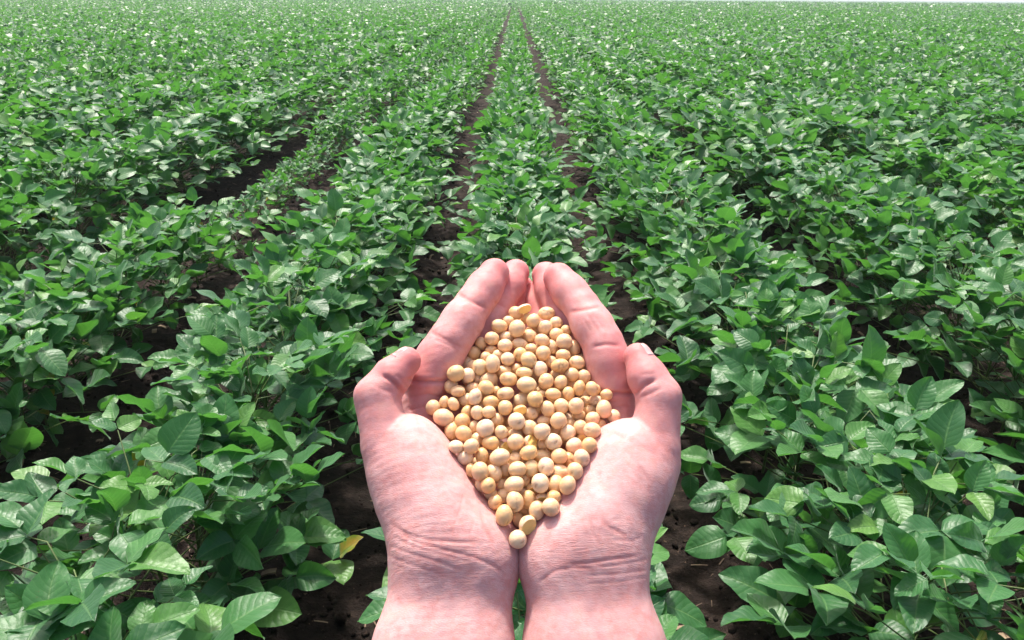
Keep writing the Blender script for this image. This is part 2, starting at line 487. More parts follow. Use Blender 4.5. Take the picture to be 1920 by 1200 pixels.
VL = build_hand(HAND_LEFT, CREASE_L, -1, 'left hand with thumb bent over the index finger root')
VR = build_hand(HAND_RIGHT, CREASE_R, 1, 'right hand with straight thumb resting on the index finger')
# ---------------------------------------------------------------- soybeans
# Beans seen in the photograph: x, y, half width, half height in a 2.5x enlargement whose corner is pixel (780, 560);
# layer 1 lies on top, 0 in the surface, -1 is half covered by its neighbours; the last letter marks a special look
BEANS = [
    (508, 47, 34, 22, 1, 'half'), (468, 68, 34, 33, -1, ''), (612, 68, 40, 31, 0, 'stripe'), (523, 92, 24, 28, -1, ''), (551, 106, 33, 34, 0, ''), (433, 106, 28, 24, -1, ''),
    (393, 134, 37, 33, 0, ''), (473, 140, 39, 41, 1, ''), (606, 133, 34, 33, 0, 'pale'), (670, 122, 32, 30, -1, ''), (534, 175, 34, 33, -1, ''), (421, 178, 32, 30, -1, 'pale'),
    (356, 188, 35, 32, 0, ''), (661, 166, 33, 31, 0, ''), (718, 162, 26, 24, -1, ''), (698, 202, 36, 37, 1, ''), (592, 195, 36, 31, 0, ''), (305, 210, 29, 31, -1, ''),
    (418, 222, 33, 33, 0, ''), (484, 212, 36, 26, -1, 'crack'), (641, 226, 25, 36, -1, ''), (757, 212, 28, 36, 0, ''), (255, 236, 33, 33, 0, ''), (352, 243, 30, 24, -1, ''),
    (540, 234, 30, 24, -1, ''), (597, 257, 33, 36, 0, ''), (488, 262, 32, 34, 0, 'yellow'), (528, 287, 37, 39, 1, 'green'), (295, 262, 28, 24, -1, ''), (382, 266, 25, 25, -1, ''),
    (326, 272, 26, 26, -1, ''), (430, 284, 33, 33, 0, ''), (690, 265, 34, 29, 0, ''), (738, 256, 27, 24, -1, ''), (800, 270, 35, 32, 0, ''), (222, 288, 37, 38, 0, ''),
    (263, 296, 28, 28, -1, ''), (359, 306, 34, 43, 1, ''), (295, 320, 35, 37, 0, 'green'), (633, 293, 26, 26, -1, ''), (675, 315, 43, 33, 1, 'crack'), (755, 300, 38, 33, 0, ''),
    (582, 331, 34, 38, 0, ''), (508, 348, 39, 26, 0, 'green'), (815, 318, 27, 22, -1, ''), (174, 338, 41, 37, 1, 'green'), (415, 342, 34, 28, -1, ''), (474, 328, 26, 24, -1, ''),
    (240, 365, 34, 37, 0, ''), (286, 372, 24, 24, -1, ''), (341, 382, 44, 36, -1, ''), (432, 377, 41, 34, 0, 'spot'), (519, 404, 46, 39, 1, 'green'), (610, 390, 35, 38, 0, ''),
    (655, 356, 26, 24, -1, ''), (736, 358, 32, 33, 0, ''), (796, 362, 31, 32, 0, 'pale'), (842, 358, 22, 24, -1, ''), (679, 392, 29, 34, 0, ''), (151, 398, 31, 34, 0, ''),
    (330, 418, 37, 34, 1, 'yellow'), (262, 412, 34, 28, -1, ''), (194, 432, 33, 27, 0, ''), (376, 436, 22, 26, -1, ''), (419, 446, 40, 31, 0, 'spot'), (717, 443, 28, 32, 0, ''),
    (769, 420, 27, 38, 1, ''), (826, 428, 29, 34, 0, ''), (853, 407, 25, 27, -1, ''), (904, 434, 28, 25, 0, ''), (643, 450, 36, 30, 0, ''), (558, 471, 37, 38, 1, 'green'),
    (278, 462, 32, 38, 1, ''), (491, 475, 35, 32, -1, 'green'), (592, 447, 18, 18, -1, ''), (234, 472, 34, 32, -1, ''), (132, 486, 23, 29, 0, ''), (176, 494, 25, 32, 0, ''),
    (350, 484, 38, 31, 0, ''), (858, 467, 37, 28, 0, 'crack'), (798, 482, 28, 26, -1, ''), (681, 505, 35, 38, 0, ''), (418, 512, 35, 35, 0, ''), (81, 508, 34, 35, 0, ''),
    (751, 505, 36, 38, 1, ''), (617, 518, 32, 38, 0, ''), (489, 522, 32, 24, 0, 'half'), (882, 525, 36, 42, 1, ''), (291, 534, 30, 34, 0, ''), (240, 536, 28, 34, -1, ''),
    (340, 534, 31, 29, 0, ''), (541, 540, 33, 29, -1, ''), (815, 526, 32, 28, -1, ''), (130, 558, 49, 42, 1, 'pale'), (761, 550, 34, 28, -1, ''), (379, 566, 30, 34, -1, ''),
    (473, 575, 41, 38, 1, ''), (601, 572, 32, 24, -1, ''), (669, 573, 38, 38, 1, 'pale'), (836, 567, 35, 31, 0, ''), (211, 583, 36, 35, 0, ''), (927, 570, 31, 35, 0, ''),
    (270, 600, 24, 30, -1, ''), (324, 607, 41, 42, 1, 'pale'), (776, 605, 33, 36, 0, ''), (723, 586, 26, 24, -1, ''), (883, 613, 24, 28, -1, 'yellow'), (535, 607, 35, 36, 0, ''),
    (591, 623, 39, 38, 1, 'pale'), (401, 626, 31, 31, 0, ''), (842, 635, 40, 34, 1, ''), (158, 633, 34, 40, 0, ''), (713, 629, 36, 35, 0, ''), (213, 648, 37, 36, 0, ''),
    (466, 637, 34, 28, -1, ''), (287, 662, 31, 34, -1, ''), (465, 673, 38, 38, 0, ''), (541, 673, 37, 32, 0, 'broken'), (350, 677, 40, 33, 0, 'yellow'), (646, 676, 40, 37, 1, ''),
    (595, 686, 28, 26, -1, ''), (788, 670, 24, 34, -1, 'half'), (424, 698, 34, 28, -1, 'broken'), (744, 698, 38, 37, 0, ''), (829, 706, 35, 35, 0, ''), (247, 709, 36, 34, 0, ''),
    (172, 712, 34, 30, -1, ''), (527, 722, 42, 33, 1, 'yellow'), (391, 745, 46, 39, 1, 'pale'), (310, 737, 31, 36, 0, ''), (594, 740, 40, 32, -1, 'yellow'), (674, 743, 38, 38, 0, ''),
    (792, 763, 36, 40, 0, 'pale'), (470, 754, 36, 32, -1, ''), (215, 762, 35, 34, -1, ''), (731, 772, 32, 36, -1, 'stripe'), (540, 795, 33, 40, 0, 'green'), (610, 788, 38, 42, 1, ''),
    (475, 800, 40, 36, 1, ''), (292, 812, 38, 42, 0, ''), (418, 800, 28, 34, -1, ''), (365, 815, 37, 40, 0, ''), (761, 822, 36, 38, 0, ''), (680, 820, 43, 38, 0, ''),
    (242, 822, 24, 32, -1, ''), (272, 768, 24, 24, -1, ''), (508, 850, 28, 32, -1, ''), (461, 870, 46, 38, 1, ''), (594, 866, 40, 43, 1, ''), (333, 878, 35, 35, 0, 'yellow'),
    (668, 888, 37, 42, 0, ''), (288, 887, 26, 34, -1, ''), (728, 892, 34, 42, -1, ''), (400, 874, 26, 26, -1, ''), (402, 918, 35, 32, -1, ''), (540, 894, 30, 26, -1, 'half'),
    (503, 912, 28, 26, -1, ''), (598, 935, 30, 26, 0, 'half'), (337, 935, 30, 27, -1, ''), (538, 953, 36, 43, 0, ''), (459, 957, 38, 45, 1, 'crack'), (661, 948, 34, 30, -1, ''),
    (363, 968, 33, 34, 0, ''), (649, 995, 40, 41, 1, ''), (580, 1005, 36, 45, 0, ''), (513, 1006, 30, 26, -1, ''), (460, 1016, 24, 22, -1, ''), (409, 1022, 39, 47, 1, ''),
    (478, 1055, 28, 34, -1, ''), (524, 1068, 38, 45, 1, 'half'), (477, 1127, 41, 40, 1, ''),
]
def bean_material():
    N = NT('soybean_skin')
    tc = N.n('TexCoord').outputs['Object']
    oi = N.n('ObjectInfo')
    rnd = oi.outputs['Random']
    shift = N.n('VectorMath', operation='ADD'); N.set(shift.inputs[0], tc)
    rv = N.n('CombineXYZ', {0: N.math('MULTIPLY', rnd, 37.0), 1: N.math('MULTIPLY', rnd, 91.0), 2: N.math('MULTIPLY', rnd, 17.0)})
    N.set(shift.inputs[1], rv.outputs[0])
    p = shift.outputs[0]
    c = N.ramp(rnd, [(0.0, srgb(216, 174, 122)), (0.35, srgb(228, 194, 154)), (0.7, srgb(223, 184, 138)), (1.0, srgb(234, 206, 174))])
    tint = oi.outputs['Color']
    c = N.mix(1.0, c, tint, 'MULTIPLY')
    blotch = N.ramp(N.noise(p, 1.3, 3, 0.55), [(0.42, (0, 0, 0)), (0.75, (1, 1, 1))])
    c = N.mix(N.math('MULTIPLY', blotch, 0.4), c, srgb(214, 160, 92))
    fine = N.ramp(N.noise(p, 9, 3, 0.6), [(0.62, (0, 0, 0)), (0.78, (1, 1, 1))])
    c = N.mix(N.math('MULTIPLY', fine, 0.3), c, srgb(190, 132, 74))
    mark = N.n('Attribute', attribute_name='mark').outputs['Fac']
    c = N.mix(N.math('MULTIPLY', mark, 0.9), c, srgb(132, 78, 42))
    flesh = N.n('Attribute', attribute_name='flesh').outputs['Fac']
    c = N.mix(flesh, c, N.mix(N.noise(p, 5, 2), srgb(232, 190, 96), srgb(240, 212, 140)))
    N.p(Base_Color=c, Roughness=0.38, Specular_IOR_Level=0.45, Subsurface_Weight=0.25, Subsurface_Radius=(1.0, 0.6, 0.25), Subsurface_Scale=0.0012)
    N.p(Normal=N.bump(N.math('ADD', N.noise(p, 3.5, 3, 0.5), N.math('MULTIPLY', N.noise(p, 22, 2), 0.12)), 0.00022, 0.8))
    return N.m
BEAN_MAT = bean_material()
def bean_mesh(kind, seed):
    """unit-radius bean: not quite an ellipsoid, with a hilum groove; broken kinds show the pale flesh"""
    rs = np.random.RandomState(seed)
    bm = bmesh.new()
    bmesh.ops.create_icosphere(bm, subdivisions=4, radius=1.0)
    V = np.array([v.co[:] for v in bm.verts]); F = np.array([[v.index for v in f.verts] for f in bm.faces]); bm.free()
    U = V / np.linalg.norm(V, axis=1, keepdims=True)
    r = np.ones(len(V))
    for _ in range(4):
        k = rs.normal(size=3); k /= np.linalg.norm(k)
        r += 0.022 * np.sin(U @ k * 2.4 + rs.uniform(0, 6))
    mark = np.zeros(len(V)); flesh = np.zeros(len(V))
    # hilum: a short slit somewhere on the side
    hd = rs.normal(size=3); hd[2] = hd[2] * 0.7 + (1.1 if seed % 3 else -0.6); hd /= np.linalg.norm(hd)
    tn = np.cross(hd, rs.normal(size=3)); tn /= np.linalg.norm(tn); bn = np.cross(hd, tn)
    a, b, c = U @ tn, U @ bn, U @ hd
    g = np.exp(-(a / 0.26) ** 4 - (b / 0.09) ** 2) * (c > 0)
    r -= 0.05 * g; mark = np.maximum(mark, g * 0.8)
    r -= 0.035 * np.exp(-(b / 0.3) ** 2) * np.clip(c, 0, 1) ** 2
    def line(pts_seed, width, depth, dark):
        q = np.random.RandomState(pts_seed)
        n = q.normal(size=3); n[2] *= 0.35; n /= np.linalg.norm(n)
        w = U @ n - 0.12 + 0.08 * np.sin(U[:, 0] * 5 + q.uniform(0, 6)) + 0.05 * np.sin(U[:, 1] * 9)
        e = np.exp(-(w / width) ** 2) * np.clip(U[:, 2] + 0.4, 0, 1)
        return depth * e, dark * e
    if kind == 'crack':
        for i in range(2):
            d, m = line(seed * 7 + i, 0.06, 0.09, 0.55); r -= d; mark = np.maximum(mark, m)
    if kind == 'stripe':
        for i in range(4):
            d, m = line(seed * 7 + i, 0.045, 0.02, 0.4); r -= d; mark = np.maximum(mark, m)
    if kind == 'spot':
        q = np.array([-0.45, 0.1, 0.88]); q /= np.linalg.norm(q)
        e = np.exp(-(np.arccos(np.clip(U @ q, -1, 1)) / 0.35) ** 2)
        ringy = np.abs(np.sin(np.arccos(np.clip(U @ q, -1, 1)) * 11 + U[:, 0] * 3))
        r -= 0.07 * e * ringy; mark = np.maximum(mark, e * ringy * 0.9)
    V = U * r[:, None]
    if kind in ('half', 'broken'):
        n = np.array([0.25, -0.35, 0.75]) if kind == 'half' else np.array([0.5, 0.3, 0.6])
        n /= np.linalg.norm(n)
        d = V @ n
        lim = (0.18 if kind == 'broken' else 0.40) + (0.10 * np.sin(V[:, 0] * 6) * np.cos(V[:, 1] * 5) if kind == 'broken' else 0.02 * np.sin(V[:, 0] * 7))
        over = d > lim
        dish = 0.05 * (1 - np.clip((V ** 2).sum(1) - (V @ n) ** 2, 0, 1)) if kind == 'half' else 0
        V = np.where(over[:, None], V - n * (d - lim + dish)[:, None], V)
        flesh = over.astype(float)
    me = np_mesh('soybean', V, F, BEAN_MAT)
    add_attr(me, 'mark', mark); add_attr(me, 'flesh', flesh)
    return me
BEAN_MESH = {'': [bean_mesh('', s) for s in range(1, 11)]}
for k_, n_ in (('crack', 3), ('stripe', 2), ('spot', 2), ('half', 3), ('broken', 2)):
    BEAN_MESH[k_] = [bean_mesh(k_, 40 + 10 * len(k_) + s) for s in range(n_)]
HEAP = [(972, 566), (1025, 570), (1064, 598), (1092, 634), (1116, 672), (1128, 712), (1152, 738), (1166, 782), (1146, 820), (1118, 858), (1096, 905), (1062, 955), (1034, 985), (975, 1024),
        (938, 985), (908, 935), (868, 880), (836, 825), (800, 775), (812, 752), (832, 715), (838, 680), (872, 645), (905, 616), (945, 584)]
def heap_height(px, py):
    """surface of the heap over the palm plane (mm): a low dome that runs out at the heel of the hands"""
    x = (px - 978) / 185.0; y = (py - 770) / 235.0
    return 5.0 - 11.0 * (x * x + 0.75 * y * y) ** 0.9
def hands_sdf(P):
    return np.minimum(HAND_LEFT.sdf(P), HAND_RIGHT.sdf(P))
def pack_beans():
    rs = np.random.RandomState(3)
    n = len(BEANS)
    px0 = np.array([780 + 0.4 * b[0] for b in BEANS]); py0 = np.array([560 + 0.4 * b[1] for b in BEANS])
    lay = np.array([b[4] for b in BEANS], float)
    h = heap_height(px0, py0) + np.where(lay > 0, 2.6, np.where(lay < 0, -3.6, 0)) + rs.uniform(-0.5, 0.5, n)
    ray = np.array([PB @ np.array([(x - 960) / FPX, -(y - 600) / FPX, -1.0]) for x, y in zip(px0, py0)])
    at = lambda hh: CAM_P + ray * ((hh - CAM_P[2]) / ray[:, 2])[:, None]
    scale = lambda P: np.linalg.norm(P - CAM_P, axis=1) / FPX
    P = at(h)
    mm = scale(P) * 0.4 * 1.02
    ax_a = np.array([b[2] for b in BEANS]) * mm; ax_b = np.array([b[3] for b in BEANS]) * mm
    rad = np.array([(b[2] * b[3]) ** 0.5 for b in BEANS]) * mm * 0.95
    rayn = ray / np.linalg.norm(ray, axis=1, keepdims=True)
    for it in range(160):
        D = P[:, None] - P[None]; dist = np.linalg.norm(D, axis=2) + np.eye(n) * 99
        ov = np.clip((rad[:, None] + rad[None]) * 0.97 - dist, 0, None)
        mv = (D / dist[..., None] * ov[..., None] * 0.28).sum(1)
        along = (mv * rayn).sum(1, keepdims=True) * rayn
        # overlap in depth decides who lies in front; sideways motion stays small
        depth_bias = -(rayn * (lay * 0.12)[:, None]) * (ov.sum(1) > 0.3)[:, None]
        P = P + along * 1.0 + (mv - along) * 0.35 + depth_bias
        base = CAM_P + ray * (((P - CAM_P) * rayn).sum(1) / np.linalg.norm(ray, axis=1))[:, None]
        P = base + np.clip(P - base, -1.6, 1.6)
        s = hands_sdf(P) - rad * 0.9
        bad = s < 0
        if bad.any():
            e = 0.4
            G = np.stack([hands_sdf(P[bad] + np.eye(3)[i] * e) - hands_sdf(P[bad] - np.eye(3)[i] * e) for i in range(3)], 1)
            G /= np.maximum(np.linalg.norm(G, axis=1, keepdims=True), 1e-6)
            P[bad] += G * (-s[bad])[:, None] * 0.5
    # the beans below, seen only through the gaps
    poly = np.array(HEAP, float)
    def inside(x, y):
        c = False; j = len(poly) - 1
        for i in range(len(poly)):
            if (poly[i, 1] > y) != (poly[j, 1] > y) and x < (poly[j, 0] - poly[i, 0]) * (y - poly[i, 1]) / (poly[j, 1] - poly[i, 1]) + poly[i, 0]: c = not c
            j = i
        return c
    allP = list(P); allr = list(rad); fill = []
    cand = []
    while len(cand) < 1500:
        x, y = rs.uniform(800, 1166), rs.uniform(566, 1020)
        if inside(x, y) and y > 596: cand.append((x, y))
    for x, y in cand:
        r = rs.uniform(3.0, 3.7)
        hs = heap_height(x, y) - 3.6 - np.arange(0, 14, 0.7)
        Q = np.array([PP(x, y, hh) for hh in hs])
        A = np.array(allP); rr = np.array(allr)
        d = np.linalg.norm(Q[:, None] - A[None], axis=2) - 0.93 * (rr[None] + r)
        ok = (d.min(1) > 0) & (hands_sdf(Q) > 0.9 * r)
        if ok.any():
            q = Q[np.argmax(ok)]
            allP.append(q); allr.append(r); fill.append((q, r))
        if len(fill) >= 112: break
    return P, ax_a, ax_b, fill
bean_P, bean_a, bean_b, bean_fill = pack_beans()
ZONES = [(lambda x, y: y < 625 , 'just below the fingertips'), (lambda x, y: x < 880 and y < 720, 'along the left index and middle fingers'), (lambda x, y: x > 1080 and y < 720, 'along the right index finger'),
         (lambda x, y: x < 870 and y < 850, 'beside the left thumb root'), (lambda x, y: x > 1095 and y < 850, 'beside the right thumb root'),
         (lambda x, y: y > 930, 'in the narrow lower tip of the heap'), (lambda x, y: x < 935 and y >= 800, 'along the left palm edge'), (lambda x, y: x > 1040 and y >= 800, 'along the right palm edge'),
         (lambda x, y: y < 740, 'in the upper middle of the heap'), (lambda x, y: True, 'in the centre of the heap')]
LOOK = {'': 'plain cream yellow soybean', 'half': 'split flat half soybean', 'stripe': 'striped soybean', 'pale': 'pale whitish soybean', 'crack': 'cracked soybean',
        'yellow': 'deeper yellow soybean', 'green': 'faintly greenish soybean', 'spot': 'dark spotted soybean', 'broken': 'broken yellow soybean'}
TINT = {'pale': (1.0, 1.02, 1.12, 1), 'green': (0.95, 0.985, 0.90, 1), 'yellow': (1.0, 0.94, 0.80, 1)}
BEAN_ROOT = HAND_M.to_3x3()
def place_bean(p, a, b, c, look, layer, rs, where=None):
    src = BEAN_MESH.get(look) or BEAN_MESH['']
    o = bpy.data.objects.new('soybean', src[rs.randint(len(src))])
    col.objects.link(o)
    roll = rs.uniform(-0.35, 0.35) + (math.pi if rs.rand() < 0.5 and look not in ('half', 'broken', 'spot') else 0)
    Mc = CAM_M.to_3x3() @ Matrix.Rotation(rs.uniform(-0.25, 0.25), 3, 'X') @ Matrix.Rotation(rs.uniform(-0.25, 0.25), 3, 'Y') @ Matrix.Rotation(roll, 3, 'Z')
    loc = HAND_M @ Vector(p / 1000)
    o.matrix_world = Matrix.Translation(loc) @ Mc.to_4x4() @ Matrix.Diagonal((a / 1000, b / 1000, c / 1000, 1))
    o.color = TINT.get(look, (1, 1, 1, 1))
    x, y = to_px(p[None]); x, y = x[0], y[0]
    if where: txt = (LOOK[look] if look else ('plain cream soybean', 'cream soybean lying on top', 'half hidden cream soybean')[int(layer)]) + where
    else: txt = 'mostly hidden soybean underneath the others ' + next(t for f, t in ZONES if f(x, y))
    tag(o, txt, 'soybean', 'soybeans heaped in the cupped hands')
    return o
rs_ = np.random.RandomState(12)
bands = np.clip(((np.array([b[1] for b in BEANS]) - 30) // 68).astype(int), 0, 15)
WHERE = {}
for bnd in set(bands):
    for n_, i in enumerate(sorted(np.where(bands == bnd)[0], key=lambda q: BEANS[q][0])):
        WHERE[i] = f', {ordinal(n_ + 1)} from left in {ordinal(bnd + 1)} row down the heap'
for i, bdef in enumerate(BEANS):
    a_, b_ = bean_a[i], bean_b[i]
    o_ = place_bean(bean_P[i], a_, b_, 0.96 * math.sqrt(a_ * b_), bdef[5], bdef[4], rs_, WHERE[i])
    if i == 0: o_['label'] = 'thin split half soybean on top of the heap between the fingertips'
    if i == len(BEANS) - 1: o_['label'] = 'lowest soybean, resting where the heels of the hands meet'
    if i == len(BEANS) - 2: o_['label'] = 'split soybean with flat face just above the lowest soybean'
for q_, r_ in bean_fill:
    place_bean(q_, r_ * rs_.uniform(0.96, 1.1), r_ * rs_.uniform(0.94, 1.05), r_, '', -1, rs_)
# ---------------------------------------------------------------- the soybean field
ROW = 0.76                                        # row spacing in metres
ROW_X0 = 0.03
def vnoise(x, y, seed=0):
    """cheap smooth value noise for numpy arrays, about -1..1"""
    def hsh(i, j):
        n = (i * 374761393 + j * 668265263 + seed * 144665) & 0xffffffff
        n = ((n ^ (n >> 13)) * 1274126177) & 0xffffffff
        return ((n ^ (n >> 16)) & 0xffff) / 32767.5 - 1
    xi = np.floor(x).astype(np.int64); yi = np.floor(y).astype(np.int64)
    fx = x - xi; fy = y - yi
    fx = fx * fx * (3 - 2 * fx); fy = fy * fy * (3 - 2 * fy)
    return (hsh(xi, yi) * (1 - fx) + hsh(xi + 1, yi) * fx) * (1 - fy) + (hsh(xi, yi + 1) * (1 - fx) + hsh(xi + 1, yi + 1) * fx) * fy
def soil_z(x, y):
    """low ridges under the rows, clods and crumbs"""
    near = np.clip((14 - y) / 6, 0, 1) * np.clip((6 - np.abs(x)) / 2, 0, 1)
    ridge = 0.018 * np.cos((x - ROW_X0) / ROW * 2 * math.pi)
    z = 0.014 * vnoise(x * 5, y * 5, 1) + 0.016 * vnoise(x * 13, y * 13, 2) + 0.012 * np.abs(vnoise(x * 24, y * 24, 3))
    return (ridge + z) * near - 0.02
def soil_material():
    N = NT('soil')
    pos = N.n('NewGeometry').outputs['Position']
    big = N.noise(pos, 2.2, 4, 0.6)
    mid = N.noise(pos, 26, 5, 0.65)
    fine = N.noise(pos, 140, 4, 0.7)
    c = N.ramp(mid, [(0.25, (0.008, 0.0054, 0.0044)), (0.5, (0.020, 0.0134, 0.0108)), (0.78, (0.075, 0.051, 0.041))])
    c = N.mix(N.ramp(big, [(0.4, (0, 0, 0)), (0.7, (0.55, 0.55, 0.55))]), c, (0.036, 0.024, 0.019, 1))
    straw = N.ramp(N.noise(pos, 75, 2, 0.5), [(0.70, (0, 0, 0)), (0.74, (1, 1, 1))])
    c = N.mix(N.math('MULTIPLY', straw, 0.5), c, (0.24, 0.16, 0.11, 1))
    N.p(Base_Color=c, Roughness=0.95, Specular_IOR_Level=0.2)
    N.p(Normal=N.bump(N.math('ADD', mid, N.math('MULTIPLY', fine, 0.5)), 0.03, 0.9))
    return N.m
SOIL = soil_material()
def grow(a, b, step, lim, ratio):
    xs = list(np.arange(a, b + step * 0.5, step)); d = step
    while xs[-1] < lim: d *= ratio; xs.append(xs[-1] + d)
    return xs
gx = grow(0, 3.6, 0.03, 3500, 1.35); gx = np.array([-v for v in gx[:0:-1]] + gx)
gy = np.array([-v for v in grow(0.5, 0.9, 0.2, 60, 1.6)][::-1] + grow(-0.2, 9, 0.03, 5000, 1.3))
GX, GY = np.meshgrid(gx, gy, indexing='ij')
GZ = soil_z(GX, GY)
ni, nj = GX.shape
ii, jj = np.meshgrid(np.arange(ni - 1), np.arange(nj - 1), indexing='ij')
q0 = (ii * nj + jj).ravel()
ground = link(bpy.data.objects.new('ground', np_mesh('ground', np.stack([GX.ravel(), GY.ravel(), GZ.ravel()], 1), np.stack([q0, q0 + nj, q0 + nj + 1, q0 + 1], 1), SOIL)))
tag(ground, 'dark brown crumbly soil between the crop rows', 'soil', kind='structure')
def crumb_material():
    N = NT('soil_crumb')
    pos = N.n('NewGeometry').outputs['Position']
    c = N.ramp(N.noise(pos, 60, 2, 0.5), [(0.3, (0.010, 0.0065, 0.005)), (0.55, (0.026, 0.017, 0.0135)), (0.75, (0.085, 0.058, 0.045))])
    N.p(Base_Color=c, Roughness=0.95, Specular_IOR_Level=0.2, Normal=N.bump(N.noise(pos, 320, 3, 0.7), 0.006, 0.8))
    return N.m
CRUMB = crumb_material()
def straw_material():
    N = NT('dry_straw')
    pos = N.n('NewGeometry').outputs['Position']
    N.p(Base_Color=N.ramp(N.noise(pos, 12, 2, 0.5), [(0.35, (0.10, 0.062, 0.040)), (0.65, (0.33, 0.235, 0.15))]), Roughness=0.8)
    return N.m
# bits of dry straw and leaf on the soil
def straw():
    rs = np.random.RandomState(4)
    n = 2600
    y = 0.5 + 10 * rs.rand(n) ** 1.4; x = rs.uniform(-1, 1, n) * (0.7 + 0.7 * y)
    L = rs.uniform(0.006, 0.028, n); W = np.where(rs.rand(n) < 0.75, rs.uniform(0.0008, 0.002, n), rs.uniform(0.004, 0.009, n)); L = np.where(W > 0.003, L * 0.6 + 0.004, L)
    U = np.array([[-1, -1, 0], [1, -1, 0], [1, 0, .25], [-1, 0, .25], [-1, 1, 0], [1, 1, 0], [-1, -1, -.4], [1, -1, -.4], [1, 0, -.15], [-1, 0, -.15], [-1, 1, -.4], [1, 1, -.4]], float)
    F = np.array([[0, 1, 2, 3], [3, 2, 5, 4], [7, 6, 9, 8], [8, 9, 10, 11], [0, 3, 9, 6], [3, 4, 10, 9], [1, 7, 8, 2], [2, 8, 11, 5], [0, 6, 7, 1], [4, 5, 11, 10]])
    V = U[None] * np.stack([W, L, W * 1.5], 1)[:, None]
    a = rs.rand(n) * 6.28; e = rs.normal(0, 0.25, n)
    Y = V[..., 1] * np.cos(e)[:, None]; Z = V[..., 2] + V[..., 1] * np.sin(e)[:, None]
    ca, sa = np.cos(a)[:, None], np.sin(a)[:, None]
    V = np.stack([V[..., 0] * ca - Y * sa, V[..., 0] * sa + Y * ca, Z], -1) + np.stack([x, y, soil_z(x, y) + 0.007], -1)[:, None]
    Fa = (F[None] + (np.arange(n) * 12)[:, None, None]).reshape(-1, 4)
    o = link(bpy.data.objects.new('straw_litter', np_mesh('straw_litter', V.reshape(-1, 3), Fa, straw_material(), smooth=False)))
    tag(o, 'scraps of dry straw and leaf littering the soil', 'litter', kind='stuff')
straw()
# loose clods lying in the furrows
def clods():
    rs = np.random.RandomState(8)
    bm = bmesh.new(); bmesh.ops.create_icosphere(bm, subdivisions=1, radius=1)
    U = np.array([v.co[:] for v in bm.verts]); F = np.array([[v.index for v in f.verts] for f in bm.faces]); bm.free()
    n = 12000
    y = 0.5 + 9 * rs.rand(n) ** 1.5; x = rs.uniform(-1, 1, n) * (0.7 + 0.7 * y)
    s = 0.003 + 0.010 * rs.rand(n) ** 5 + 0.004 * rs.rand(n)
    V = U[None] * (1 + 0.28 * rs.randn(n, len(U), 1)) * (s[:, None] * rs.uniform(0.6, 1.3, (n, 3)))[:, None, :]
    a = rs.rand(n) * 6.28; ca, sa = np.cos(a)[:, None], np.sin(a)[:, None]
    V = np.stack([V[..., 0] * ca - V[..., 1] * sa, V[..., 0] * sa + V[..., 1] * ca, V[..., 2]], -1)
    V += np.stack([x, y, soil_z(x, y) + s * 0.3], -1)[:, None]
    Fa = (F[None] + (np.arange(n) * len(U))[:, None, None]).reshape(-1, 3)
    o = link(bpy.data.objects.new('soil_crumbs', np_mesh('soil_crumbs', V.reshape(-1, 3), Fa, CRUMB)))
    tag(o, 'loose dark soil crumbs scattered over the furrows', 'soil crumbs', kind='stuff')
clods()

